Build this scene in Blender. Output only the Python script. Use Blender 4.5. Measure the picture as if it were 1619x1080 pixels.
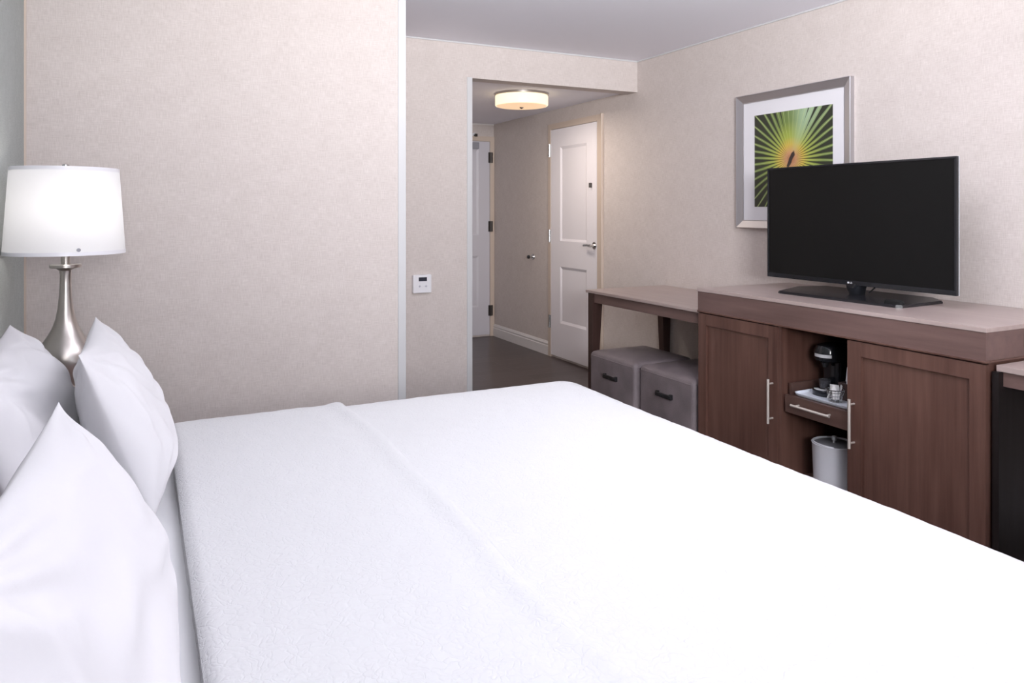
import bpy, bmesh, math, random
from mathutils import Vector, Matrix, noise
random.seed(7)
PI = math.pi
S = bpy.context.scene
for o in list(bpy.data.objects): bpy.data.objects.remove(o, do_unlink=True)
C = S.collection

# ------------------------------------------------------------------ camera
F = 1178.0; W = 1619.0
cam = bpy.data.cameras.new('camera'); co = bpy.data.objects.new('camera', cam); C.objects.link(co)
cam.sensor_fit = 'HORIZONTAL'; cam.sensor_width = 36.0; cam.lens = 36.0 * F / W
cam.shift_x = 0.0; cam.shift_y = -(540 - 332.3) / W
cam.clip_start = 0.02
co.location = (0, 0, 1.32); co.rotation_euler = (PI / 2, 0, -math.radians(26.6))
S.camera = co
# ------------------------------------------------------------------ colour management
S.view_settings.view_transform = 'Standard'; S.view_settings.look = 'None'
S.view_settings.gamma = 1.0; S.view_settings.exposure = 0.0
S.view_settings.use_curve_mapping = False
# ------------------------------------------------------------------ world
wd = bpy.data.worlds.new('world'); S.world = wd; wd.use_nodes = True
bg = wd.node_tree.nodes['Background']; bg.inputs[0].default_value = (0.75, 0.85, 1, 1); bg.inputs[1].default_value = 1.0

def area(name, loc, rot, sx, sy, power, col):
    l = bpy.data.lights.new(name, 'AREA'); l.shape = 'RECTANGLE'; l.size = sx; l.size_y = sy
    l.energy = power; l.color = col
    o = bpy.data.objects.new(name, l); C.objects.link(o); o.location = loc; o.rotation_euler = rot
    return o
def point(name, loc, power, col, r=0.04):
    l = bpy.data.lights.new(name, 'POINT'); l.energy = power; l.color = col; l.shadow_soft_size = r
    o = bpy.data.objects.new(name, l); C.objects.link(o); o.location = loc
    return o
# daylight entering by the window behind the photographer
area('window_daylight', (1.75, -1.56, 1.45), (PI / 2, 0, 0), 3.0, 1.7, 10, (0.98, 0.97, 1.0))
# added soft fill light, thrown up to bounce off the ceiling
cb = area('ceiling_bounce_fill', (1.1, 0.9, 2.05), (PI - math.radians(18), 0, 0), 2.6, 1.6, 14, (0.98, 0.97, 1.0))
# unseen fill light added behind the camera, aimed at the far right corner
sb = area('rear_fill_light', (0.3, -1.4, 1.75), (math.radians(107), 0, math.radians(-24)), 1.0, 1.0, 75, (0.985, 0.975, 1.0))
sb.data.spread = math.radians(88)
up = area('ceiling_wash_fill', (1.65, 1.68, 2.19), (PI - math.radians(20), 0, math.radians(-4)), 1.6, 0.6, 30, (0.96, 0.97, 1.0))  # unseen fill light added to brighten the far ceiling
hl = area('hall_lamp_light', (2.652, 5.13, 2.112), (0, 0, 0), 0.37, 0.37, 9.5, (1.0, 0.88, 0.78)); hl.data.shape = 'DISK'

# ------------------------------------------------------------------ materials
def mat(name, col, rough=0.6, metal=0.0, spec=0.5):
    m = bpy.data.materials.new(name); m.use_nodes = True
    b = m.node_tree.nodes['Principled BSDF']
    b.inputs['Base Color'].default_value = (*col, 1); b.inputs['Roughness'].default_value = rough
    b.inputs['Metallic'].default_value = metal; b.inputs['Specular IOR Level'].default_value = spec
    return m
def N(m, t, **kw):
    n = m.node_tree.nodes.new(t)
    for k, v in kw.items():
        if k.startswith('i_'):
            key = k[2:]; key = int(key) if key.isdigit() else key.replace('_', ' ')
            n.inputs[key].default_value = v
        else: setattr(n, k, v)
    return n
def L(m, a, b): m.node_tree.links.new(a, b)
def bsdf(m): return m.node_tree.nodes['Principled BSDF']
def mathn(m, op, a, b=None, c=None):
    n = N(m, 'ShaderNodeMath', operation=op)
    for i, x in enumerate((a, b, c)):
        if x is None: continue
        if isinstance(x, (int, float)): n.inputs[i].default_value = x
        else: L(m, x, n.inputs[i])
    return n.outputs[0]
def ramp(m, fac, stops):
    n = N(m, 'ShaderNodeValToRGB'); cr = n.color_ramp
    while len(cr.elements) < len(stops): cr.elements.new(0.5)
    for e, (p, c) in zip(cr.elements, stops):
        e.position = p; e.color = (*c, 1) if len(c) == 3 else c
    L(m, fac, n.inputs[0]); return n.outputs[0]
def coords(m, wallmode=False, scale=(1, 1, 1)):
    tc = N(m, 'ShaderNodeTexCoord')
    src = tc.outputs['Object']
    if wallmode:
        sp = N(m, 'ShaderNodeSeparateXYZ'); L(m, src, sp.inputs[0])
        u = mathn(m, 'ADD', sp.outputs[0], sp.outputs[1])
        cb = N(m, 'ShaderNodeCombineXYZ'); L(m, u, cb.inputs[0]); L(m, sp.outputs[2], cb.inputs[1]); src = cb.outputs[0]
    mp = N(m, 'ShaderNodeMapping'); mp.inputs['Scale'].default_value = scale
    L(m, src, mp.inputs[0]); return mp.outputs[0], src
def bump(m, h, strength, dist=0.002):
    b = N(m, 'ShaderNodeBump'); b.inputs['Strength'].default_value = strength; b.inputs['Distance'].default_value = dist
    L(m, h, b.inputs['Height']); L(m, b.outputs[0], bsdf(m).inputs['Normal'])
def noise_n(m, vec, scale, detail=3, rough=0.5):
    n = N(m, 'ShaderNodeTexNoise'); n.inputs['Scale'].default_value = scale; n.inputs['Detail'].default_value = detail
    n.inputs['Roughness'].default_value = rough; L(m, vec, n.inputs['Vector']); return n.outputs[0]
def mapped(m, src, scale):
    mp = N(m, 'ShaderNodeMapping'); mp.inputs['Scale'].default_value = scale; L(m, src, mp.inputs[0]); return mp.outputs[0]

def wallpaper(name, c0, c1, rough=0.75):
    m = mat(name, c1, rough, spec=0.25)
    _, src = coords(m, True)
    h = noise_n(m, mapped(m, src, (22, 330, 1)), 1, 3, .6)       # horizontal threads
    v = noise_n(m, mapped(m, src, (300, 26, 1)), 1, 3, .6)       # vertical threads
    big = noise_n(m, mapped(m, src, (9, 9, 1)), 1, 3, .6)
    a = mathn(m, 'ADD', h, v)
    a = mathn(m, 'MULTIPLY_ADD', big, 0.35, a)
    col = ramp(m, mathn(m, 'MULTIPLY', a, 0.5), [(0.40, c0), (0.74, c1)])
    L(m, col, bsdf(m).inputs['Base Color']); bump(m, a, 0.22, 0.002)
    return m
M = {}
M['wallpaper'] = wallpaper('beige_linen_wallpaper', (0.52, 0.46, 0.43), (0.67, 0.61, 0.58))
M['wall_green'] = wallpaper('grey_green_wallpaper', (0.36, 0.39, 0.375), (0.52, 0.55, 0.53))
M['white_trim'] = mat('white_trim_paint', (0.58, 0.58, 0.585), 0.4)
m = M['ceiling'] = mat('ceiling_paint', (0.90, 0.90, 0.97), 0.9, spec=0.2)
_, src = coords(m); bump(m, noise_n(m, src, 90, 3), 0.15, 0.002)
M['beige_frame'] = mat('beige_frame_paint', (0.60, 0.50, 0.42), 0.35)
M['door_white'] = mat('door_white_paint', (0.84, 0.81, 0.84), 0.4)
M['baseboard'] = mat('baseboard_paint', (0.72, 0.69, 0.68), 0.4)
# dark plank floor tiles, joints along X
m = M['floor'] = mat('dark_plank_tile', (0.05, 0.036, 0.034), 0.32)
_, src = coords(m)
bt = N(m, 'ShaderNodeTexBrick'); bt.offset = 0.37
L(m, src, bt.inputs['Vector'])
bt.inputs['Color1'].default_value = (0.052, 0.036, 0.034, 1); bt.inputs['Color2'].default_value = (0.075, 0.055, 0.052, 1)
bt.inputs['Mortar'].default_value = (0.115, 0.095, 0.09, 1); bt.inputs['Scale'].default_value = 1
bt.inputs['Mortar Size'].default_value = 0.0022; bt.inputs['Brick Width'].default_value = 0.92; bt.inputs['Row Height'].default_value = 0.155
g = noise_n(m, mapped(m, src, (2.5, 45, 1)), 1, 4, .6)
mx = N(m, 'ShaderNodeMix', data_type='RGBA', blend_type='MULTIPLY'); mx.inputs[0].default_value = 0.6
L(m, bt.outputs[0], mx.inputs[6]); L(m, ramp(m, g, [(0.3, (0.6, 0.6, 0.6)), (0.7, (1.2, 1.2, 1.2))]), mx.inputs[7])
L(m, mx.outputs[2], bsdf(m).inputs['Base Color']); bump(m, bt.outputs[1], -0.3, 0.002)

def wood(name, axis, dark=(0.066, 0.029, 0.022), light=(0.155, 0.079, 0.060), rough=0.36, flat=False):
    m = mat(name, light, rough)
    _, src = coords(m)
    sc = [28, 28, 28]; sc[axis] = 1.6
    g = noise_n(m, mapped(m, src, tuple(sc)), 1, 5, .62)
    sc2 = [3.2, 3.2, 3.2]; sc2[axis] = 1.2
    b = noise_n(m, mapped(m, src, tuple(sc2)), 1, 2, .5)
    a = mathn(m, 'ADD', mathn(m, 'MULTIPLY', g, 0.55), mathn(m, 'MULTIPLY', b, 0.45))
    L(m, ramp(m, a, [(0.33, dark), (0.68, light)]), bsdf(m).inputs['Base Color'])
    if flat: return m
    L(m, ramp(m, g, [(0.3, (rough - .06,) * 3), (0.7, (rough + .1,) * 3)]), bsdf(m).inputs['Roughness'])
    bump(m, g, 0.06, 0.001); return m
M['wood_y'] = wood('walnut_grain_along', 1, (0.095, 0.055, 0.048), (0.19, 0.118, 0.105))
M['wood_z'] = wood('walnut_grain_upright', 2)
M['wood_x'] = wood('walnut_grain_across', 0)
M['wood_yd'] = wood('walnut_dark_grain_along', 1, (0.05, 0.026, 0.021), (0.10, 0.055, 0.044))
M['wood_black'] = wood('kneehole_shade_black', 2, (0.006, 0.004, 0.004), (0.012, 0.008, 0.008))  # shade of the desk kneehole painted as a near-black wood colour
M['wood_top'] = wood('walnut_top_painted_sheen', 1, (0.33, 0.255, 0.235), (0.45, 0.365, 0.34), 0.30, True)  # wall reflection on the tops painted in as lighter, greyer wood
M['wood_dark'] = wood('walnut_dark_leg', 2, (0.035, 0.017, 0.014), (0.07, 0.038, 0.032))
M['nickel'] = mat('satin_nickel', (0.50, 0.46, 0.43), 0.30, 1.0)
M['handle'] = mat('satin_handle_metal', (0.74, 0.68, 0.63), 0.45, 0.7)
m = M['brushed'] = mat('brushed_silver_frame', (0.56, 0.55, 0.57), 0.42, 1.0)
M['chrome'] = mat('chrome', (0.6, 0.6, 0.6), 0.2, 1.0)
M['dark_metal'] = mat('dark_bronze_metal', (0.09, 0.08, 0.075), 0.35, 0.8)
M['black'] = mat('black_plastic', (0.012, 0.012, 0.014), 0.25)
M['black_gloss'] = mat('glossy_black_plastic', (0.010, 0.011, 0.014), 0.12)
M['screen'] = mat('dark_tv_screen', (0.006, 0.006, 0.006), 0.38, spec=0.18)
M['white_plastic'] = mat('white_plastic', (0.78, 0.77, 0.80), 0.35)
M['grey_plastic'] = mat('grey_plastic', (0.30, 0.30, 0.33), 0.4)
M['lcd'] = mat('thermostat_display', (0.035, 0.035, 0.05), 0.2)
M['print_grey'] = mat('pale_grey_print', (0.60, 0.60, 0.66), 0.5)
M['logo'] = mat('silver_logo_print', (0.75, 0.75, 0.75), 0.4)
M['silver_paint'] = mat('silver_plastic', (0.55, 0.55, 0.57), 0.3)
M['mat_board'] = mat('white_mat_board', (0.74, 0.73, 0.76), 0.8, spec=0.1)
M['tray'] = mat('white_melamine_tray', (0.72, 0.76, 0.84), 0.3)
M['bucket'] = mat('white_bucket_plastic', (0.62, 0.62, 0.66), 0.45)
M['bucket_lid'] = mat('grey_bucket_lid', (0.24, 0.24, 0.26), 0.4)
M['card'] = mat('white_card', (0.8, 0.8, 0.82), 0.7)
M['paper'] = mat('packet_paper', (0.55, 0.54, 0.54), 0.5)

def fabric(name, col, bumps, rough=0.85, sheen=0.15):
    m = mat(name, col, rough, spec=0.15); _, src = coords(m)
    acc = None
    for sc, w in bumps:
        n = mathn(m, 'MULTIPLY', noise_n(m, src, sc, 3), w)
        acc = n if acc is None else mathn(m, 'ADD', acc, n)
    bump(m, acc, 0.35, 0.004)
    bsdf(m).inputs['Sheen Weight'].default_value = sheen
    return m
M['cotton'] = fabric('white_pillow_cotton', (0.64, 0.63, 0.645), [(9, 1.0), (26, 0.35), (700, 0.05)])
M['sheet'] = fabric('white_flat_sheet', (0.72, 0.72, 0.73), [(12, 0.7), (500, 0.05)])
m = M['matelasse'] = mat('white_matelasse_coverlet', (0.60, 0.60, 0.607), 0.85, spec=0.12)
_, src = coords(m)
wv = noise_n(m, src, 7, 2)
off = N(m, 'ShaderNodeVectorMath', operation='MULTIPLY_ADD')
nz = N(m, 'ShaderNodeTexNoise'); nz.inputs['Scale'].default_value = 22; L(m, src, nz.inputs['Vector'])
L(m, nz.outputs['Color'], off.inputs[0]); off.inputs[1].default_value = (0.09, 0.09, 0.09); L(m, src, off.inputs[2])
vr = N(m, 'ShaderNodeTexVoronoi', feature='DISTANCE_TO_EDGE'); vr.inputs['Scale'].default_value = 48; L(m, off.outputs[0], vr.inputs['Vector'])
ed = ramp(m, vr.outputs[0], [(0.0, (0, 0, 0)), (0.16, (1, 1, 1))])
hh = mathn(m, 'ADD', mathn(m, 'MULTIPLY', ed, 0.6), mathn(m, 'MULTIPLY', noise_n(m, src, 120, 3), 0.55))
bump(m, hh, 0.34, 0.003)
# leather
m = M['leather'] = mat('grey_leather', (0.2, 0.17, 0.175), 0.40)
_, src = coords(m)
vo = N(m, 'ShaderNodeTexVoronoi'); vo.inputs['Scale'].default_value = 260; L(m, src, vo.inputs['Vector'])
bg_ = noise_n(m, src, 5, 3)
L(m, ramp(m, bg_, [(0.3, (0.140, 0.114, 0.122)), (0.7, (0.250, 0.208, 0.218))]), bsdf(m).inputs['Base Color'])
bump(m, mathn(m, 'ADD', vo.outputs[0], mathn(m, 'MULTIPLY', bg_, 4.0)), 0.45, 0.004)
# lamp shade: thin white fabric that lets the bulb through
m = M['shade'] = bpy.data.materials.new('white_shade_fabric'); m.use_nodes = True
nt = m.node_tree; nt.nodes.clear()
out = nt.nodes.new('ShaderNodeOutputMaterial'); mixs = nt.nodes.new('ShaderNodeMixShader')
df = nt.nodes.new('ShaderNodeBsdfDiffuse'); tr = nt.nodes.new('ShaderNodeBsdfTranslucent')
df.inputs[0].default_value = (0.86, 0.86, 0.87, 1); tr.inputs[0].default_value = (0.86, 0.86, 0.86, 1)
mixs.inputs[0].default_value = 0.4
L(m, df.outputs[0], mixs.inputs[1]); L(m, tr.outputs[0], mixs.inputs[2]); L(m, mixs.outputs[0], out.inputs[0])
def emis(name, col, strength, base=(0.8, 0.75, 0.65)):
    m = mat(name, base, 0.4); b = bsdf(m)
    b.inputs['Emission Color'].default_value = (*col, 1); b.inputs['Emission Strength'].default_value = strength; return m
M['drum_glass'] = emis('lit_drum_side', (1.0, 0.80, 0.52), 1.25, (0.35, 0.33, 0.3))
M['drum_bottom'] = emis('lit_drum_diffuser', (1.0, 0.66, 0.38), 0.85, (0.35, 0.33, 0.3))
M['glass'] = mat('window_glass', (1, 1, 1), 0.0); bsdf(M['glass']).inputs['Transmission Weight'].default_value = 1

# ------------------------------------------------------------------ geometry helpers
def box(bm, x0, x1, y0, y1, z0, z1, bev=0.0, seg=2, mtx=None):
    g = bmesh.ops.create_cube(bm, size=1.0); vs = g['verts']
    for v in vs:
        v.co = Vector(((x0 + x1) / 2 + v.co.x * (x1 - x0), (y0 + y1) / 2 + v.co.y * (y1 - y0), (z0 + z1) / 2 + v.co.z * (z1 - z0)))
    if bev > 0:
        es = list({e for v in vs for e in v.link_edges})
        r = bmesh.ops.bevel(bm, geom=es, offset=bev, segments=seg, profile=0.5, affect='EDGES')
        vs = list({v for f in r['faces'] for v in f.verts} | {v for v in vs if v.is_valid})
    if mtx is not None:
        for v in vs: v.co = mtx @ v.co
    return vs
def cyl(bm, a, b, r, r2=None, n=20, cap=True):
    a = Vector(a); b = Vector(b); r2 = r if r2 is None else r2
    d = b - a; q = d.to_track_quat('Z', 'Y').to_matrix().to_4x4()
    g = bmesh.ops.create_cone(bm, cap_ends=cap, segments=n, radius1=r, radius2=r2, depth=d.length, matrix=Matrix.Translation((a + b) / 2) @ q)
    return g['verts']
def lathe(bm, prof, c, n=48, close=False):
    rings = []
    for r, z in prof:
        rings.append([bm.verts.new((c[0] + r * math.cos(2 * PI * k / n), c[1] + r * math.sin(2 * PI * k / n), c[2] + z)) for k in range(n)])
    for i in range(len(rings) - 1):
        for k in range(n):
            bm.faces.new((rings[i][k], rings[i][(k + 1) % n], rings[i + 1][(k + 1) % n], rings[i + 1][k]))
    if close:
        bm.faces.new(rings[0][::-1]); bm.faces.new(rings[-1])
def prism(bm, pts, z0, z1, bev=0.0):
    lo = [bm.verts.new((x, y, z0)) for x, y in pts]; hi = [bm.verts.new((x, y, z1)) for x, y in pts]
    n = len(pts); fs = [bm.faces.new(lo[::-1]), bm.faces.new(hi)]
    for i in range(n): fs.append(bm.faces.new((lo[i], lo[(i + 1) % n], hi[(i + 1) % n], hi[i])))
    if bev: bmesh.ops.bevel(bm, geom=list({e for e in fs[1].edges}), offset=bev, segments=2, affect='EDGES')
def tube(bm, pts, r, n=8):
    for a, b in zip(pts[:-1], pts[1:]): cyl(bm, a, b, r, n=n)
def root_of(o):
    while o.parent: o = o.parent
    return o
def obj(name, bm, m, parent=None, loc=None, smooth=False, label=None):
    me = bpy.data.meshes.new(name)
    base = Vector(root_of(parent).location) if parent else Vector(loc or (0, 0, 0))
    for v in bm.verts: v.co -= base
    bmesh.ops.recalc_face_normals(bm, faces=bm.faces)
    bm.to_mesh(me); bm.free()
    if smooth:
        for p in me.polygons: p.use_smooth = True
        try: me.set_sharp_from_angle(angle=math.radians(35))
        except Exception: pass
    o = bpy.data.objects.new(name, me); C.objects.link(o); me.materials.append(m)
    if parent: o.parent = parent
    else: o.location = base
    if label: o['label'] = label
    return o
def thing(name, label, cat, loc, group=None):
    o = bpy.data.objects.new(name, None); C.objects.link(o); o.location = loc; o.empty_display_size = 0.1
    return tag(o, label, cat, group)
def tag(o, label, cat, group=None):
    o['label'] = label; o['category'] = cat
    if group: o['group'] = group
    return o
def struct(name, bm, m, smooth=False, label=None):
    o = obj(name, bm, m, smooth=smooth); o['kind'] = 'structure'
    if label: o['label'] = label
    return o
def B(*a, **k):
    bm = bmesh.new(); box(bm, *a, **k); return bm

# ------------------------------------------------------------------ the setting
XR, YL, YH, YE = 3.34, 3.75, 4.573, 7.10
XH, YN = -0.435, -1.62
XC = 1.2515                  # outer corner of the wall behind the lamp
XO = 1.99                    # left jamb of the hall opening
ZC, ZH, ZB = 2.435, 2.222, 2.203
T = 0.12
struct('floor', B(XH - T, XR + T, YN - T, YE + T, -0.1, 0.0), M['floor'], label='dark wood-look plank floor')
struct('ceiling', B(XH - T, XR + T, YN - T, YH, ZC, ZC + 0.12), M['ceiling'], label='smooth white bedroom ceiling')
struct('ceiling_hall', B(XO - 0.06, XR, YH + T, YE, ZH, ZH + 0.1), M['ceiling'], label='lower white ceiling of the entry hall')
struct('wall_head', B(XH - T, XH, YN, YL, 0, ZC), M['wall_green'], label='grey-green wallpapered wall behind the bed head')
struct('wall_left', B(XH - T, XC, YL, YH + T, 0, ZC), M['wallpaper'], label='beige linen wallpapered wall behind the bedside lamp')
struct('wall_far', B(XC, XO, YH, YH + T, 0, ZC), M['wallpaper'], label='beige wall with the thermostat left of the hall opening')
struct('wall_header', B(XO, XR, YH, YH + T, ZB, ZC), M['wallpaper'], label='beige header above the hall opening')
struct('wall_right', B(XR, XR + T, YN, YE + T, 0, ZC), M['wallpaper'], label='beige wallpapered wall behind the television')
struct('wall_hall_left', B(XO - 0.12, XO, YH + T, YE, 0, ZC), M['wallpaper'])
struct('wall_hall_end', B(XO - 0.12, XR, YE, YE + T, 0, ZC), M['wallpaper'], label='beige wall around the entry door at the end of the hall')
# near wall with the window, behind the camera
bm = bmesh.new()
box(bm, XH, 0.2, YN - T, YN, 0, ZC); box(bm, 3.3, XR, YN - T, YN, 0, ZC); box(bm, 0.2, 3.3, YN - T, YN, 0, 0.55); box(bm, 0.2, 3.3, YN - T, YN, 2.33, ZC)
struct('wall_near', bm, M['wallpaper'])
bm = bmesh.new()
for x in (0.2, 1.72, 3.25): box(bm, x, x + 0.05, YN - 0.09, YN - 0.04, 0.55, 2.33)
box(bm, 0.2, 3.3, YN - 0.09, YN - 0.04, 0.55, 0.6); box(bm, 0.2, 3.3, YN - 0.09, YN - 0.04, 2.28, 2.33)
wf = struct('window_1', bm, M['white_trim'])
obj('pane', B(0.25, 3.25, YN - 0.07, YN - 0.064, 0.6, 2.28), M['glass'], wf)
# trims
def tr_(n, bm, m=None, label=None): return struct('trim_%d' % n, bm, m or M['white_trim'], label=label)
tr_(1, B(1.2105, XC + 0.002, YL - 0.006, YL + 0.001, 0, ZC, bev=0.002), label='white corner strip at the edge of the left wall')
tr_(2, B(1.9535, XO + 0.002, YH - 0.006, YH + T, 0, ZB + 0.004, bev=0.002), label='white corner strip beside the hall opening')
tr_(3, B(XC, XR, YH - 0.008, YH, ZC - 0.009, ZC), label='thin white bead where the far wall meets the ceiling')
tr_(4, B(XR - 0.008, XR, YN, YH - 0.008, ZC - 0.009, ZC), label='thin white bead where the right wall meets the ceiling')
tr_(5, B(XH, XH + 0.008, YL - 0.008, YL, 0, ZC), M['beige_frame'], label='thin pale bead in the corner beside the green wall')
tr_(6, B(XO, XR, YE - 0.006, YE, ZH - 0.012, ZH), M['baseboard'], label='thin pale bead above the entry door wall')
def baseboard(name, y0, y1):
    bm = bmesh.new()
    prof = [(0, 0), (0.014, 0), (0.014, 0.083), (0.010, 0.088), (0.010, 0.098), (0.013, 0.102), (0.011, 0.108), (0.006, 0.118), (0.004, 0.124), (0, 0.126)]
    a = [bm.verts.new((XR - p, y0, z)) for p, z in prof]; b = [bm.verts.new((XR - p, y1, z)) for p, z in prof]
    for i in range(len(prof) - 1): bm.faces.new((a[i], a[i + 1], b[i + 1], b[i]))
    bm.faces.new(a); bm.faces.new(b[::-1])
    struct(name, bm, M['baseboard'], label='moulded white skirting board')
baseboard('baseboard_hall', 5.90, YE); baseboard('baseboard_right', YN, 5.03)

# ---- doors
def door_x(n, xface, y0, y1, z0, z1, panels, label):
    """door in a wall facing -X: slab front at xface"""
    bm = bmesh.new(); t = 0.012
    ys = [y0] + sorted({p[0] for p in panels} | {p[1] for p in panels}) + [y1]
    box(bm, xface + t, xface + 0.04, y0, y1, z0, z1)
    py0, py1 = panels[0][0], panels[0][1]
    box(bm, xface, xface + t, y0, py0, z0, z1); box(bm, xface, xface + t, py1, y1, z0, z1)
    zs = [z0] + [z for p in sorted(panels, key=lambda p: p[2]) for z in (p[2], p[3])] + [z1]
    for i in range(0, len(zs), 2): box(bm, xface, xface + t, py0, py1, zs[i], zs[i + 1])
    d = struct('door_%d' % n, bm, M['door_white'], label=label)
    for (a, b, c, e) in panels:                    # sloped moulding round each recessed panel
        bm = bmesh.new(); w = 0.022
        o = [(a, c), (b, c), (b, e), (a, e)]; i_ = [(a + w, c + w), (b - w, c + w), (b - w, e - w), (a + w, e - w)]
        vo_ = [bm.verts.new((xface, y, z)) for y, z in o]; vi = [bm.verts.new((xface + t - 0.001, y, z)) for y, z in i_]
        for k in range(4): bm.faces.new((vo_[k], vo_[(k + 1) % 4], vi[(k + 1) % 4], vi[k]))
        obj('panel_moulding', bm, M['door_white'], d, smooth=False)
    return d
d1 = door_x(1, XR - 0.016, 5.10, 5.852, 0.022, 2.04, [(5.255, 5.69, 0.322, 0.823), (5.255, 5.69, 1.048, 1.88)],
            'white two-panel door in the right wall of the hall')
# frame around it
bm = bmesh.new()
box(bm, XR - 0.018, XR, 5.028, 5.096, 0, 2.095, bev=0.002); box(bm, XR - 0.018, XR, 5.856, 5.905, 0, 2.095, bev=0.002)
box(bm, XR - 0.018, XR, 5.096, 5.856, 2.044, 2.095)
box(bm, XR - 0.026, XR - 0.0, 5.020, 5.036, 0, 2.10, bev=0.003)
obj('door_frame', bm, M['beige_frame'], d1)
for z in (0.318, 1.087, 1.858):
    bm = bmesh.new(); cyl(bm, (XR - 0.022, 5.874, z - 0.058), (XR - 0.022, 5.874, z + 0.058), 0.008, n=12)
    box(bm, XR - 0.020, XR - 0.014, 5.852, 5.896, z - 0.056, z + 0.056)
    obj('hinge', bm, M['chrome'], d1, smooth=True)
bm = bmesh.new()
cyl(bm, (XR - 0.004, 5.135, 1.03), (XR - 0.020, 5.135, 1.03), 0.033, 0.030, n=28)
cyl(bm, (XR - 0.02, 5.135, 1.03), (XR - 0.062, 5.135, 1.03), 0.012, n=16)
cyl(bm, (XR - 0.058, 5.128, 1.03), (XR - 0.056, 5.185, 1.032), 0.0105, 0.0095, n=14)
cyl(bm, (XR - 0.056, 5.185, 1.032), (XR - 0.050, 5.245, 1.029), 0.0095, 0.0105, n=14)
obj('door_handle', bm, M['chrome'], d1, smooth=True)
bm = bmesh.new()
cyl(bm, (XR - 0.004, 5.178, 1.523), (XR - 0.012, 5.178, 1.523), 0.026, 0.024, n=24)
box(bm, XR - 0.04, XR - 0.010, 5.172, 5.184, 1.505, 1.545, bev=0.003)
obj('thumb_turn', bm, M['dark_metal'], d1, smooth=True)
# entry door in the end wall, facing -Y
bm = bmesh.new(); x0, x1 = 2.40, 3.287; t = 0.012; yf = YE - 0.014
box(bm, x0, x1, yf + t, yf + 0.045, 0.02, 2.035)
px0, px1 = 2.55, 3.16
box(bm, x0, px0, yf, yf + t, 0.02, 2.035); box(bm, px1, x1, yf, yf + t, 0.02, 2.035)
for a, b in ((0.02, 0.31), (0.845, 1.06), (1.955, 2.035)): box(bm, px0, px1, yf, yf + t, a, b)
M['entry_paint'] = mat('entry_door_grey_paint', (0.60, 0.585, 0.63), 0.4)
d2 = struct('door_2', bm, M['entry_paint'], label='white panelled entry door at the end of the hall')
for (c, e) in ((0.31, 0.845), (1.06, 1.955)):
    bm = bmesh.new(); w = 0.022
    o_ = [(px0, c), (px1, c), (px1, e), (px0, e)]; i_ = [(px0 + w, c + w), (px1 - w, c + w), (px1 - w, e - w), (px0 + w, e - w)]
    a = [bm.verts.new((x, yf, z)) for x, z in o_]; b = [bm.verts.new((x, yf + t - 0.001, z)) for x, z in i_]
    for k in range(4): bm.faces.new((a[k], a[(k + 1) % 4], b[(k + 1) % 4], b[k]))
    obj('panel_moulding', bm, M['entry_paint'], d2)
bm = bmesh.new()
box(bm, 3.291, XR - 0.001, YE - 0.018, YE, 0, 2.09, bev=0.002); box(bm, 2.35, 2.396, YE - 0.018, YE, 0, 2.09, bev=0.002)
box(bm, 2.396, 3.291, YE - 0.018, YE, 2.04, 2.09)
obj('door_frame', bm, M['beige_frame'], d2)
for z in (0.27, 1.15, 1.87):
    bm = bmesh.new(); cyl(bm, (3.296, YE - 0.026, z - 0.055), (3.296, YE - 0.026, z + 0.055), 0.009, n=12)
    box(bm, 3.27, 3.32, YE - 0.022, YE - 0.017, z - 0.055, z + 0.055); obj('hinge', bm, M['dark_metal'], d2, smooth=True)
bm = bmesh.new(); box(bm, 2.80, 3.15, YE - 0.055, YE - 0.008, 1.955, 2.022, bev=0.004)
obj('door_closer', bm, M['grey_plastic'], d2)
bm = bmesh.new(); cyl(bm, (2.48, yf, 1.0), (2.48, yf - 0.05, 1.0), 0.012, n=14); cyl(bm, (2.48, yf - 0.048, 1.0), (2.60, yf - 0.048, 1.0), 0.010, n=14)
cyl(bm, (2.48, yf, 1.0), (2.48, yf - 0.012, 1.0), 0.032, n=24); obj('door_handle', bm, M['chrome'], d2, smooth=True)

# ---- small things on the hall walls
t_ = thing('door_stop', 'small round metal door bumper on the hall wall left of the white side door', 'door stop', (XR, 6.22, 0.878))
bm = bmesh.new(); cyl(bm, (XR, 6.22, 0.878), (XR - 0.008, 6.22, 0.878), 0.028, 0.025, n=24); obj('mounting_plate', bm, M['chrome'], t_, smooth=True)
bm = bmesh.new(); cyl(bm, (XR - 0.008, 6.22, 0.878), (XR - 0.045, 6.22, 0.878), 0.010, 0.012, n=16); obj('post', bm, M['chrome'], t_, smooth=True)
bm = bmesh.new(); cyl(bm, (XR - 0.045, 6.22, 0.878), (XR - 0.060, 6.22, 0.878), 0.018, 0.015, n=20); obj('bumper', bm, M['black'], t_, smooth=True)
t_ = thing('fire_sprinkler', 'tiny metal sprinkler head on the wall above the entry door', 'sprinkler', (3.115, YE, 2.095))
bm = bmesh.new(); cyl(bm, (3.115, YE, 2.095), (3.115, YE - 0.01, 2.095), 0.028, n=20); obj('escutcheon', bm, M['white_plastic'], t_, smooth=True)
bm = bmesh.new(); cyl(bm, (3.115, YE - 0.01, 2.095), (3.115, YE - 0.05, 2.095), 0.009, n=12); box(bm, 3.10, 3.13, YE - 0.056, YE - 0.05, 2.08, 2.11)
obj('head', bm, M['dark_metal'], t_, smooth=True)
t_ = thing('wall_sensor', 'small white round sensor at the top of the hall opening by the white jamb', 'sensor', (XO + 0.002, YH + 0.05, 2.13))
bm = bmesh.new(); cyl(bm, (XO + 0.002, YH + 0.05, 2.13), (XO + 0.012, YH + 0.05, 2.13), 0.013, 0.011, n=20); obj('housing', bm, M['white_plastic'], t_, smooth=True)
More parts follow.
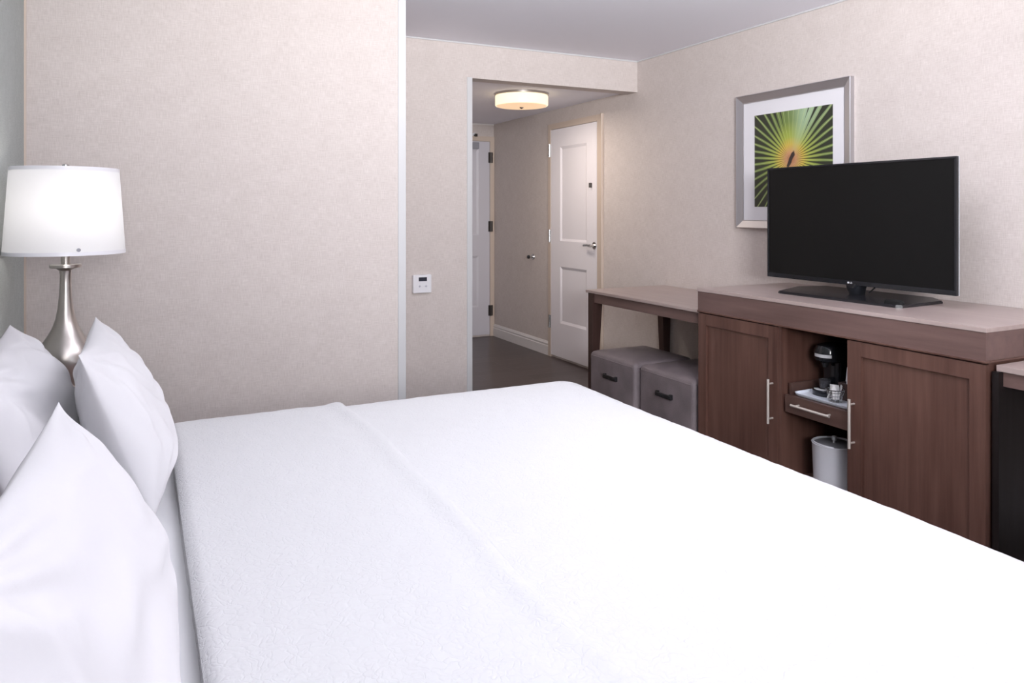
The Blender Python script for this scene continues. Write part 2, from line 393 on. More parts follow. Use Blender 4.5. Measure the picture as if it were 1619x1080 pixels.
bm = bmesh.new(); cyl(bm, (XO + 0.012, YH + 0.05, 2.13), (XO + 0.016, YH + 0.05, 2.13), 0.006, n=12); obj('lens', bm, M['white_plastic'], t_, smooth=True)

# ---- ceiling light in the hall
cx_, cy_ = 2.652, 5.13; R_ = 0.205
t_ = thing('ceiling_light', 'lit warm drum flush light on the hall ceiling', 'ceiling light', (cx_, cy_, ZH))
bm = bmesh.new(); lathe(bm, [(0.02, 0), (R_ + 0.004, 0), (R_ + 0.004, -0.016), (R_ - 0.004, -0.018), (0.02, -0.018)], (cx_, cy_, ZH), 64)
obj('metal_rim', bm, M['nickel'], t_, smooth=True)
bm = bmesh.new(); lathe(bm, [(R_ - 0.003, -0.018), (R_, -0.024), (R_, -0.090), (R_ - 0.006, -0.096)], (cx_, cy_, ZH), 64)
obj('drum_shade', bm, M['drum_glass'], t_, smooth=True)
bm = bmesh.new(); lathe(bm, [(R_ - 0.004, -0.090), (R_ - 0.012, -0.098), (0.012, -0.104), (0.0005, -0.104)], (cx_, cy_, ZH), 64)
obj('diffuser', bm, M['drum_bottom'], t_, smooth=True)
bm = bmesh.new(); lathe(bm, [(0.016, -0.103), (0.017, -0.108), (0.008, -0.116), (0.0005, -0.118)], (cx_, cy_, ZH), 24)
obj('finial', bm, M['nickel'], t_, smooth=True)

# ---- thermostat
t_ = thing('thermostat', 'white square wall thermostat with a dark display beside the corner strip', 'thermostat', (1.632, YH, 0.845))
obj('housing', B(1.569, 1.694, YH - 0.028, YH, 0.786, 0.904, bev=0.005, seg=3), M['white_plastic'], t_)
obj('display', B(1.606, 1.662, YH - 0.0295, YH - 0.02, 0.863, 0.888), M['lcd'], t_)
for x in (1.613, 1.656):
    bm = bmesh.new(); box(bm, x - 0.008, x + 0.008, YH - 0.0288, YH - 0.02, 0.827, 0.833); box(bm, x - 0.003, x + 0.003, YH - 0.0288, YH - 0.02, 0.822, 0.838)
    obj('button', bm, M['print_grey'], t_)

# ------------------------------------------------------------------ framed picture
PY0, PY1, PZ0, PZ1 = 2.678, 3.509, 1.211, 2.020
t_ = thing('framed_picture', 'silver-framed palm leaf print hanging behind the television', 'picture', (XR, (PY0 + PY1) / 2, PZ0))
bm = bmesh.new()
def ring(pts_a, pts_b):
    for k in range(4): bm.faces.new((pts_a[k], pts_a[(k + 1) % 4], pts_b[(k + 1) % 4], pts_b[k]))
def rect(x, ins): return [bm.verts.new((x, y, z)) for y, z in ((PY0 + ins, PZ0 + ins), (PY1 - ins, PZ0 + ins), (PY1 - ins, PZ1 - ins), (PY0 + ins, PZ1 - ins))]
prof = [(XR, 0), (XR - 0.030, 0), (XR - 0.032, 0.004), (XR - 0.030, 0.008), (XR - 0.016, 0.044), (XR - 0.016, 0.049), (XR - 0.006, 0.049)]
rr = [rect(*p) for p in prof]
for a, b in zip(rr[:-1], rr[1:]): ring(a, b)
obj('frame', bm, M['brushed'], t_)
obj('mat_board', B(XR - 0.010, XR - 0.002, PY0 + 0.045, PY1 - 0.045, PZ0 + 0.045, PZ1 - 0.045), M['mat_board'], t_)
m = M['palm'] = mat('palm_leaf_print', (0.2, 0.3, 0.05), 0.35)
AY0, AY1, AZ0, AZ1 = 2.804, 3.371, 1.340, 1.890
pcY, pcZ = 3.090, 1.612                      # heart of the leaf
tc = N(m, 'ShaderNodeTexCoord'); sp = N(m, 'ShaderNodeSeparateXYZ'); L(m, tc.outputs['Object'], sp.inputs[0])
py = mathn(m, 'MULTIPLY', mathn(m, 'SUBTRACT', sp.outputs[1], pcY - (PY0 + PY1) / 2), -1.0)   # to the right in the picture
pz = mathn(m, 'SUBTRACT', sp.outputs[2], pcZ - PZ0)
ang = mathn(m, 'ARCTAN2', py, pz)            # 0 = straight up, + = right
rad = mathn(m, 'SQRT', mathn(m, 'ADD', mathn(m, 'MULTIPLY', py, py), mathn(m, 'MULTIPLY', pz, pz)))
wob = mathn(m, 'MULTIPLY', mathn(m, 'SUBTRACT', noise_n(m, tc.outputs['Object'], 3.0, 1), 0.5), 0.12)
a2 = mathn(m, 'ADD', ang, wob)
ph = mathn(m, 'FRACT', mathn(m, 'MULTIPLY', mathn(m, 'ADD', a2, 7.0), 44 / (2 * PI)))
# blade profile over one period: rib, blade, dark gap
tri = mathn(m, 'ABSOLUTE', mathn(m, 'SUBTRACT', ph, 0.5))         # 0 mid .. 0.5 edge
up = mathn(m, 'MAXIMUM', mathn(m, 'COSINE', mathn(m, 'SUBTRACT', ang, 0.12)), 0.0)
gapw = mathn(m, 'SUBTRACT', mathn(m, 'MULTIPLY', rad, 1.15), mathn(m, 'MULTIPLY', mathn(m, 'POWER', up, 7.0), 0.36))
edge = mathn(m, 'SUBTRACT', 0.47, gapw)
dark = N(m, 'ShaderNodeMapRange'); dark.inputs['To Min'].default_value = 0; dark.inputs['To Max'].default_value = 1
L(m, tri, dark.inputs['Value']); L(m, edge, dark.inputs['From Min']); L(m, mathn(m, 'ADD', edge, 0.06), dark.inputs['From Max'])
base = ramp(m, rad, [(0.0, (0.30, 0.08, 0.03)), (0.035, (0.56, 0.27, 0.14)), (0.085, (0.58, 0.42, 0.06)), (0.13, (0.34, 0.40, 0.06)), (0.22, (0.155, 0.225, 0.055)), (0.40, (0.14, 0.20, 0.08))])
cy = N(m, 'ShaderNodeMix', data_type='RGBA'); L(m, base, cy.inputs[6]); cy.inputs[7].default_value = (0.40, 0.55, 0.36, 1)
L(m, mathn(m, 'MULTIPLY', mathn(m, 'POWER', mathn(m, 'MAXIMUM', mathn(m, 'COSINE', mathn(m, 'SUBTRACT', ang, 0.42)), 0.0), 22.0), mathn(m, 'MINIMUM', mathn(m, 'MULTIPLY', rad, 3.2), 0.85)), cy.inputs[0])
rib = N(m, 'ShaderNodeMix', data_type='RGBA'); L(m, cy.outputs[2], rib.inputs[6]); rib.inputs[7].default_value = (0.52, 0.58, 0.26, 1)
L(m, ramp(m, tri, [(0.0, (0.75,) * 3), (0.07, (0, 0, 0))]), rib.inputs[0])
dk = N(m, 'ShaderNodeMix', data_type='RGBA'); L(m, rib.outputs[2], dk.inputs[6]); dk.inputs[7].default_value = (0.028, 0.032, 0.020, 1)
L(m, dark.outputs[0], dk.inputs[0])
# shadowed stalk at the heart
hp = N(m, 'ShaderNodeMapping'); hp.inputs['Location'].default_value = (0, 0, 0)
hx = mathn(m, 'ADD', py, mathn(m, 'MULTIPLY', pz, -0.45))
hd = mathn(m, 'SQRT', mathn(m, 'ADD', mathn(m, 'MULTIPLY', mathn(m, 'MULTIPLY', hx, hx), 9.0), mathn(m, 'MULTIPLY', pz, pz)))
hn = mathn(m, 'ADD', hd, mathn(m, 'MULTIPLY', mathn(m, 'SUBTRACT', noise_n(m, tc.outputs['Object'], 40, 2), 0.5), 0.05))
ht = N(m, 'ShaderNodeMix', data_type='RGBA'); L(m, dk.outputs[2], ht.inputs[6]); ht.inputs[7].default_value = (0.035, 0.022, 0.02, 1)
L(m, ramp(m, hn, [(0.040, (1, 1, 1)), (0.052, (0, 0, 0))]), ht.inputs[0])
L(m, ht.outputs[2], bsdf(m).inputs['Base Color'])
obj('print', B(XR - 0.0115, XR - 0.009, AY0, AY1, AZ0, AZ1), M['palm'], t_, label='square photograph of a green fan palm leaf')

# ------------------------------------------------------------------ television cabinet
XF = 2.665; CY0, CY1 = 1.598, 3.108
t_ = cab = thing('media_cabinet', 'dark walnut two-door cabinet under the television', 'cabinet', (3.0, 2.35, 0.0))
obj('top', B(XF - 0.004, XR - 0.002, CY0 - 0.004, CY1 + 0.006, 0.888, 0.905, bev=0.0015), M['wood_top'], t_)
bm = bmesh.new(); box(bm, XF, XR - 0.01, CY0, CY1, 0.787, 0.887)
obj('frieze', bm, M['wood_y'], t_)
obj('moulding', B(XF - 0.006, XR - 0.012, CY0 - 0.006, CY1 + 0.003, 0.779, 0.787, bev=0.0025), M['wood_x'], t_)
bm = bmesh.new(); xb = XF + 0.022
n0, n1 = 2.168, 2.535                        # niche
box(bm, xb, XR - 0.012, CY0 + 0.004, CY0 + 0.026, 0.05, 0.778)
box(bm, xb, XR - 0.012, CY1 - 0.022, CY1, 0.05, 0.778)
box(bm, XF + 0.004, XR - 0.03, n1 - 0.002, n1 + 0.018, 0.05, 0.778)
box(bm, xb, XR - 0.03, n0 - 0.020, n0, 0.05, 0.778)
box(bm, XR - 0.03, XR - 0.012, CY0 + 0.026, CY1 - 0.022, 0.05, 0.778)
box(bm, xb, XR - 0.03, CY0 + 0.026, CY1 - 0.022, 0.05, 0.07)
box(bm, xb + 0.03, XR - 0.05, CY0 + 0.02, CY1 - 0.02, 0.0, 0.05)
obj('carcass', bm, M['wood_z'], t_)
def cab_door(y0, y1, p0, p1, hy, hz0, hz1):
    bm = bmesh.new(); z0, z1 = 0.055, 0.774; x = XF; t = 0.020
    box(bm, x, x + t, y0, p0, z0, z1, bev=0.0012); box(bm, x, x + t, p1, y1, z0, z1, bev=0.0012)
    box(bm, x + 0.0005, x + t, p0, p1, 0.713, z1, bev=0.0012); box(bm, x + 0.0005, x + t, p0, p1, z0, 0.116, bev=0.0012)
    d = obj('door', bm, M['wood_z'], t_)
    obj('door_panel', B(x + 0.013, x + t - 0.001, p0 - 0.002, p1 + 0.002, 0.11, 0.72), M['wood_z'], d)
    bm = bmesh.new(); cyl(bm, (x - 0.030, hy, hz0), (x - 0.030, hy, hz1), 0.0062, n=16)
    for z in (hz0 + 0.022, hz1 - 0.022): cyl(bm, (x, hy, z), (x - 0.028, hy, z), 0.0045, n=12)
    obj('handle', bm, M['handle'], d, smooth=True)
cab_door(2.553, CY1 - 0.002, 2.612, 3.046, 2.584, 0.320, 0.528)
cab_door(CY0 + 0.001, 2.172, 1.657, 2.106, 2.138, 0.330, 0.535)
# pull-out shelf with a low gallery and drawer front
bm = bmesh.new()
box(bm, XF + 0.003, XF + 0.021, n0 + 0.002, 2.512, 0.390, 0.470, bev=0.001)
dr = obj('drawer', bm, M['wood_yd'], t_)
bm = bmesh.new()
box(bm, XF + 0.021, XR - 0.05, n0 + 0.004, 2.510, 0.452, 0.468); box(bm, XF + 0.021, XR - 0.05, n0 + 0.004, 2.510, 0.392, 0.402)
box(bm, XF + 0.03, XR - 0.05, 2.498, 2.512, 0.468, 0.520, bev=0.001); box(bm, XR - 0.064, XR - 0.05, n0 + 0.004, 2.498, 0.468, 0.520)
obj('shelf_gallery', bm, M['wood_yd'], dr)
bm = bmesh.new(); cyl(bm, (XF - 0.026, 2.242, 0.436), (XF - 0.026, 2.452, 0.436), 0.0058, n=16)
for y in (2.262, 2.432): cyl(bm, (XF + 0.003, y, 0.436), (XF - 0.026, y, 0.436), 0.0042, n=12)
obj('handle', bm, M['handle'], dr, smooth=True)
# power socket on the cabinet end
bm = bmesh.new(); box(bm, 2.898, 2.975, CY0 - 0.006, CY0, 0.808, 0.872, bev=0.002)
so = obj('power_outlet', bm, M['black'], t_, label='black power outlet in the cabinet end')
bm = bmesh.new(); box(bm, 2.912, 2.962, CY0 - 0.0085, CY0 - 0.004, 0.822, 0.858, bev=0.001); obj('socket_face', bm, M['grey_plastic'], so)

# ---- things in the niche
tz = 0.4685
bm = bmesh.new()
def rrect(x0, x1, y0, y1, r, n=6):
    pts = []
    for cx, cy, a0 in ((x1 - r, y1 - r, 0), (x0 + r, y1 - r, 90), (x0 + r, y0 + r, 180), (x1 - r, y0 + r, 270)):
        for k in range(n + 1):
            a = math.radians(a0 + 90 * k / n); pts.append((cx + r * math.cos(a), cy + r * math.sin(a)))
    return pts
def shell(bm, rings):
    vs = [[bm.verts.new((x, y, z)) for x, y in pts] for pts, z in rings]
    n = len(vs[0])
    for a, b in zip(vs[:-1], vs[1:]):
        for k in range(n): bm.faces.new((a[k], a[(k + 1) % n], b[(k + 1) % n], b[k]))
    bm.faces.new(vs[0][::-1]); bm.faces.new(vs[-1])
X0, X1, Y0, Y1 = 2.690, 3.02, 2.178, 2.492
shell(bm, [(rrect(X0 + .012, X1 - .012, Y0 + .012, Y1 - .012, .02), tz), (rrect(X0 + .004, X1 - .004, Y0 + .004, Y1 - .004, .026), tz + .006), (rrect(X0, X1, Y0, Y1, .03), tz + .015),
           (rrect(X0 + .003, X1 - .003, Y0 + .003, Y1 - .003, .027), tz + .015), (rrect(X0 + .010, X1 - .010, Y0 + .010, Y1 - .010, .021), tz + .006)])
tag(obj('serving_tray', bm, M['tray'], loc=(2.855, 2.335, tz), smooth=True), 'white rectangular tray on the cabinet pull-out shelf', 'tray')
tt = tz + 0.006
kx, ky = 2.86, 2.408
t_ = thing('coffee_maker', 'black single-cup coffee maker on the white tray', 'coffee maker', (kx, ky, tt))
bm = bmesh.new(); shell(bm, [(rrect(kx - .10, kx + .10, ky - .058, ky + .058, .05), tt), (rrect(kx - .10, kx + .10, ky - .058, ky + .058, .05), tt + .022), (rrect(kx - .095, kx + .095, ky - .053, ky + .053, .046), tt + .028)])
obj('base', bm, M['black_gloss'], t_, smooth=True)
bm = bmesh.new(); shell(bm, [(rrect(kx - .02, kx + .095, ky - .052, ky + .052, .03), tt + .026), (rrect(kx - .02, kx + .095, ky - .052, ky + .052, .03), tt + .20)])
obj('water_tank', bm, M['black_gloss'], t_, smooth=True)
bm = bmesh.new(); shell(bm, [(rrect(kx - .060, kx + .095, ky - .045, ky + .045, .04), tt + .150), (rrect(kx - .085, kx + .098, ky - .060, ky + .060, .055), tt + .158), (rrect(kx - .09, kx + .10, ky - .062, ky + .062, .058), tt + .195),
           (rrect(kx - .078, kx + .09, ky - .052, ky + .052, .05), tt + .225), (rrect(kx - .05, kx + .07, ky - .035, ky + .035, .034), tt + .232)])
hd_ = obj('brew_head', bm, M['black_gloss'], t_, smooth=True)
def arcband(bm, cx, cy, r0, r1, a0, a1, z0, z1, n=14):
    g = []
    for k in range(n + 1):
        a = math.radians(a0 + (a1 - a0) * k / n); c_, s_ = math.cos(a), math.sin(a)
        g.append([bm.verts.new((cx + r * c_, cy + r * s_, z)) for r, z in ((r0, z0), (r1, z0), (r1, z1), (r0, z1))])
    for a, b in zip(g[:-1], g[1:]):
        for k in range(4): bm.faces.new((a[k], a[(k + 1) % 4], b[(k + 1) % 4], b[k]))
    bm.faces.new(g[0]); bm.faces.new(g[-1][::-1])
bm = bmesh.new(); arcband(bm, kx - .032, ky, .055, .0605, 150, 235, tt + .176, tt + .190); obj('silver_band', bm, M['silver_paint'], hd_, smooth=True)
bm = bmesh.new(); arcband(bm, kx - .05, ky, .030, .049, 140, 235, tt + .0275, tt + .031); obj('drip_grate', bm, M['silver_paint'], t_, smooth=True)
bm = bmesh.new(); cyl(bm, (kx - .052, ky, tt + .150), (kx - .052, ky, tt + .128), .020, .012, n=18); obj('spout', bm, M['black'], hd_, smooth=True)
bm = bmesh.new(); lathe(bm, [(0.001, 0.0325), (0.020, 0.0325), (0.023, 0.034), (0.027, 0.070), (0.0255, 0.070), (0.021, 0.036), (0.001, 0.035)], (kx - .052, ky, tt), 28)
M['clear'] = mat('smoked_clear_glass', (0.25, 0.25, 0.28), 0.08); bsdf(M['clear']).inputs['Transmission Weight'].default_value = 0.85
tag(obj('glass_cup', bm, M['clear'], loc=(kx - .052, ky, tt + .028), smooth=True), 'clear glass cup standing under the coffee maker spout', 'cup')
# wire basket with packets
bx, by = 2.742, 2.297
t_ = thing('wire_basket', 'small silver wire basket at the front of the white tray', 'basket', (bx, by, tt))
bm = bmesh.new()
def hoop(bm, cx, cy, r, z, th=.0012, n=24):
    pts = [(cx + r * math.cos(2 * PI * k / n), cy + r * math.sin(2 * PI * k / n), z) for k in range(n + 1)]; tube(bm, pts, th, 5)
for z, r in ((.003, .026), (.016, .028), (.030, .031), (.045, .035), (.056, .040)): hoop(bm, bx, by, r, tt + z)
for k in range(18):
    a = 2 * PI * k / 18
    tube(bm, [(bx + r * math.cos(a), by + r * math.sin(a), tt + z) for r, z in ((.004, .002), (.026, .003), (.030, .028), (.040, .056))], .001, 5)
obj('wire_body', bm, M['chrome'], t_, smooth=True)
bm = bmesh.new(); hoop(bm, bx, by, .0405, tt + .057, .002); obj('rim', bm, M['chrome'], t_, smooth=True)
pk = 0
for (dx, dy, rz, tilt), where in zip(((-.012, .012, 0.3, 0.35), (.000, -.004, 1.2, -0.2), (.012, -.014, 0.8, 0.25), (.008, .012, 2.0, -0.3), (-.010, -.010, 2.5, 0.2)), ('leaning at the front left', 'upright in the middle', 'leaning at the right end', 'leaning at the back', 'low at the front right')):
    mt = Matrix.Translation((bx + dx, by + dy, tt + .045)) @ Matrix.Rotation(rz, 4, 'Z') @ Matrix.Rotation(tilt, 4, 'X')
    bm = bmesh.new(); box(bm, -.016, .016, -.0025, .0025, -.030, .032, bev=.002)
    for v in bm.verts: v.co = mt @ v.co
    tag(obj('sugar_packet', bm, M['paper'], loc=(bx + dx, by + dy, tt + .012)), 'pale paper packet ' + where + ' of the small wire basket', 'packet', 'packets in the wire basket')
bm = bmesh.new(); ox, oy = 2.848, 2.290
box(bm, ox - .045, ox + .045, oy - .040, oy + .040, tt, tt + .004); 
for a in ((ox - .045, ox - .047, oy - .040, oy + .040), (ox + .047, ox + .045, oy - .040, oy + .040), (ox - .045, ox + .045, oy - .040, oy - .032), (ox - .045, ox + .045, oy + .032, oy + .040)): box(bm, *a, tt, tt + .075)
tag(obj('condiment_box', bm, M['wood_dark'], loc=(ox, oy, tt)), 'dark open condiment box behind the wire basket', 'box')
t_ = thing('tent_card', 'white card with a dark dot standing in the dark condiment box', 'card', (2.84, 2.305, tt + .004))
mt = Matrix.Translation((2.845, 2.303, tt + .070)) @ Matrix.Rotation(.12, 4, 'X')
bm = bmesh.new(); box(bm, -.0012, .0012, -.024, .024, -.064, .068); [setattr(v, 'co', mt @ v.co) for v in bm.verts]; obj('card_sheet', bm, M['card'], t_)
bm = bmesh.new(); cyl(bm, (-.0018, .004, .052), (.0018, .004, .052), .004, n=16); [setattr(v, 'co', mt @ v.co) for v in bm.verts]; obj('printed_dot', bm, M['black'], t_)
# ice bucket
ix, iy = 2.80, 2.350; iz = 0.0705
t_ = thing('ice_bucket', 'white round ice bucket with a grey lid in the lower cabinet niche', 'ice bucket', (ix, iy, iz))
bm = bmesh.new(); lathe(bm, [(0.001, 0), (.082, 0), (.087, .004), (.094, .196), (.097, .202), (.094, .204), (.088, .198), (.084, .150)], (ix, iy, iz), 48)
obj('bucket_body', bm, M['bucket'], t_, smooth=True)
bm = bmesh.new(); lathe(bm, [(.086, .188), (.087, .196), (.082, .199), (.001, .203)], (ix, iy, iz), 48); ld = obj('lid', bm, M['bucket_lid'], t_, smooth=True)
bm = bmesh.new(); lathe(bm, [(.006, .200), (.006, .212), (.010, .215), (.010, .232), (.001, .235)], (ix, iy, iz), 24); obj('lid_knob', bm, M['silver_paint'], ld, smooth=True)
bm = bmesh.new()
tube(bm, [(ix - .0 + .090 * math.cos(a), iy + .090 * math.sin(a), iz + .2035 + .004 * math.sin((a - 1.9) * 1.6)) for a in [1.9 + k * .12 for k in range(17)]], .003, 8)
obj('carry_handle', bm, M['bucket'], t_, smooth=True)

# ------------------------------------------------------------------ television
TX = 3.035; TY0, TY1, TZ0, TZ1 = 1.937, 2.978, 0.963, 1.545
t_ = thing('television', 'large flat black television standing on the walnut cabinet', 'television', (3.08, 2.46, 0.905))
bm = bmesh.new(); box(bm, TX, TX + 0.020, TY0, TY1, TZ0, TZ1, bev=0.003); box(bm, TX + 0.016, TX + 0.06, TY0 + .18, TY1 - .18, TZ0 + .06, TZ1 - .12, bev=0.012)
obj('housing', bm, M['black'], t_)
bm = bmesh.new(); w = .010
box(bm, TX - .004, TX + .004, TY0, TY1, TZ1 - w, TZ1, bev=.0015); box(bm, TX - .004, TX + .004, TY0, TY1, TZ0, TZ0 + .022, bev=.0015)
box(bm, TX - .004, TX + .004, TY0, TY0 + w, TZ0 + .022, TZ1 - w, bev=.0015); box(bm, TX - .004, TX + .004, TY1 - w, TY1, TZ0 + .022, TZ1 - w, bev=.0015)
bz = obj('bezel', bm, M['black_gloss'], t_)
obj('screen', B(TX - .001, TX + .002, TY0 + w, TY1 - w, TZ0 + .022, TZ1 - w), M['screen'], t_)
obj('edge_strip', B(TX + .011, TX + .015, TY0 - .0015, TY0 + .001, TZ0, TZ1, bev=.001), M['silver_paint'], t_, label='thin silver edge strip')
# maker's mark on the lower bezel
lc = bpy.data.curves.new('t', 'FONT'); lc.body = 'LG'; lc.size = 0.0115; lc.extrude = 0.0003; lc.align_x = 'LEFT'
lo = bpy.data.objects.new('t', lc); C.objects.link(lo)
dg = bpy.context.evaluated_depsgraph_get(); me = bpy.data.meshes.new_from_object(lo.evaluated_get(dg))
bm = bmesh.new(); bm.from_mesh(me); bpy.data.objects.remove(lo, do_unlink=True); bpy.data.meshes.remove(me)
mt = Matrix(((0, 0, -1, TX - .0047), (-1, 0, 0, 2.456), (0, 1, 0, TZ0 + .007), (0, 0, 0, 1)))
for v in bm.verts: v.co = mt @ v.co
cyl(bm, (TX - .0042, 2.464, TZ0 + .011), (TX - .005, 2.464, TZ0 + .011), .0048, n=24)
obj('logo', bm, M['logo'], bz)
bm = bmesh.new(); prism(bm, [(2.858, 2.735), (2.852, 2.72), (2.866, 2.095), (2.885, 2.075), (3.19, 2.10), (3.275, 2.20), (3.275, 2.80), (3.11, 2.845)], 0.905, 0.918, bev=.004)
obj('stand_base', bm, mat('satin_black_plastic', (0.012, 0.012, 0.015), 0.27), t_)
bm = bmesh.new(); shell(bm, [(rrect(3.035, 3.105, 2.415, 2.475, .028), .917), (rrect(3.025, 3.10, 2.405, 2.485, .030), .945), (rrect(3.036, 3.10, 2.395, 2.495, .02), .99)])
obj('stand_neck', bm, M['black_gloss'], t_, smooth=True)
bm = bmesh.new(); tube(bm, [(3.085, 2.40, .985), (3.09, 2.365, .955), (3.08, 2.39, .93)], .003, 8); obj('cable', bm, M['black'], t_)
bm = bmesh.new(); shell(bm, [(rrect(2.905, 2.935, 2.095, 2.185, .014), .918), (rrect(2.907, 2.933, 2.098, 2.182, .012), .928), (rrect(2.912, 2.928, 2.105, 2.175, .008), .931)])
obj('lock_cover', bm, mat('matt_black_cap', (0.012, 0.012, 0.012), 0.7, spec=0.2), t_, smooth=True)

# ------------------------------------------------------------------ console table
t_ = thing('console_table', 'walnut console table with tapered legs over the grey ottomans', 'table', (3.0, 3.68, 0.0))
SY = 3.645
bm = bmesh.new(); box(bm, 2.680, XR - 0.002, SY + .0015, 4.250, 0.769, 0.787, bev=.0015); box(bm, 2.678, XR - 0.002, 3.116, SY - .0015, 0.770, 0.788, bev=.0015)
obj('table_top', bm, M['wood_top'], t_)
bm = bmesh.new(); box(bm, 2.702, 2.722, 3.116, 4.178, 0.706, 0.769); box(bm, 3.30, 3.32, 3.116, 4.178, 0.706, 0.769)
box(bm, 2.722, 3.30, 4.205, 4.225, 0.706, 0.769); box(bm, 2.722, 3.30, 3.116, 3.136, 0.706, 0.769)
obj('apron', bm, M['wood_y'], t_)
def leg(x0, x1, xi0, xi1):
    bm = bmesh.new(); y0, y1 = 4.176, 4.236
    lo = [(xi0, y0 + .012), (xi1, y0 + .012), (xi1, y1 - .0), (xi0, y1 - .0)]; up_ = [(x0, y0), (x1, y0), (x1, y1), (x0, y1)]
    r = [[bm.verts.new((x, y, z)) for x, y in p] for p, z in ((lo, 0.0), (up_, 0.70), (up_, 0.769))]
    for a, b in zip(r[:-1], r[1:]):
        for k in range(4): bm.faces.new((a[k], a[(k + 1) % 4], b[(k + 1) % 4], b[k]))
    bm.faces.new(r[0][::-1]); bm.faces.new(r[-1]); obj('leg', bm, M['wood_dark'], t_)
leg(2.692, 2.765, 2.692, 2.725); leg(3.262, 3.334, 3.302, 3.334)
obj('leg', B(2.72, 2.76, 3.137, 3.143, 0, .706), M['wood_dark'], t_)
obj('leg', B(3.27, 3.32, 3.118, 3.14, 0, .706), M['wood_dark'], t_)

# ------------------------------------------------------------------ ottomans
def ottoman(x0, y0, w, rz, label):
    D, H = 0.45, 0.395; cx, cy = x0 + D / 2, y0 + w / 2
    t_ = thing('ottoman', label, 'ottoman', (cx, cy, 0.0), 'grey leather ottomans under the console table')
    mt = Matrix.Translation((cx, cy, 0)) @ Matrix.Rotation(rz, 4, 'Z')
    bm = bmesh.new(); n = 26
    top = {}
    def prof(u): return (1 - abs(u) ** 7)
    # cushion top: puffy grid with rounded rim
    rings = []
    nz = 18; pts0 = rrect(-D / 2, D / 2, -w / 2, w / 2, .025, 5)
    z0 = .035
    lev = [(0.0, z0), (0.0, .20), (0.0005, .34), (0.000, .372), (0.004, .385), (0.012, .395), (0.03, .402), (0.07, .408), (0.14, .413), (0.2, .414)]
    vs = []
    for ins, z in lev:
        sx = (D / 2 - ins) / (D / 2); sy = (w / 2 - ins) / (w / 2)
        vs.append([bm.verts.new((x * sx, y * sy, z)) for x, y in pts0])
    m_ = len(pts0)
    for a, b in zip(vs[:-1], vs[1:]):
        for k in range(m_): bm.faces.new((a[k], a[(k + 1) % m_], b[(k + 1) % m_], b[k]))
    bm.faces.new(vs[0][::-1]); bm.faces.new(vs[-1])
    for v in bm.verts: v.co = mt @ v.co
    obj('upholstered_body', bm, M['leather'], t_, smooth=True)
    bm = bmesh.new()
    for sx in (-1, 1): tube(bm, [(sx * (D / 2 - .001), -w / 2 + .02, .372), (sx * (D / 2 - .001), w / 2 - .02, .372)], .003, 8)
    for sy in (-1, 1): tube(bm, [(-D / 2 + .02, sy * (w / 2 - .001), .372), (D / 2 - .02, sy * (w / 2 - .001), .372)], .003, 8)
    for v in bm.verts: v.co = mt @ v.co
    obj('seam', bm, M['leather'], t_, smooth=True)
    bm = bmesh.new(); box(bm, -D / 2 - .020, -D / 2 - .008, -.068, .068, .258, .282, bev=.004)
    for y in (-.06, .06): box(bm, -D / 2 - .016, -D / 2 + .002, y - .010, y + .010, .256, .286, bev=.003)
    for v in bm.verts: v.co = mt @ v.co
    obj('pull_handle', bm, M['black'], t_)
    for sx in (-1, 1):
        for sy in (-1, 1):
            bm = bmesh.new(); cyl(bm, (sx * (D / 2 - .05), sy * (w / 2 - .05), 0), (sx * (D / 2 - .05), sy * (w / 2 - .05), z0), .018, .022, n=16)
            for v in bm.verts: v.co = mt @ v.co
            obj('foot', bm, M['black'], t_, smooth=True)
ottoman(2.648, 3.652, .498, 0.0, 'grey leather cube ottoman nearer the white door under the console table')
ottoman(2.668, 3.145, .492, 0.0, 'grey leather cube ottoman right beside the walnut cabinet')

# ------------------------------------------------------------------ desk at the right edge
t_ = thing('desk', 'walnut desk adjoining the right end of the cabinet', 'desk', (3.0, 1.0, 0.0))
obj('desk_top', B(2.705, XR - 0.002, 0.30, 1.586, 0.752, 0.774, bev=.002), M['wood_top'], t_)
bm = bmesh.new(); box(bm, 2.716, 2.736, 0.32, 1.580, 0.700, 0.752); obj('apron', bm, M['wood_y'], t_)
obj('shade_panel', B(2.690, 3.32, 1.568, 1.592, 0.0, 0.752), M['wood_black'], t_, label='added side panel painted near-black as kneehole shade')  # panel added at the cabinet end to darken the kneehole
for x in (2.72, 3.26):
    obj('leg', B(x, x + .055, 0.32, 0.375, 0, .70), M['wood_dark'], t_)

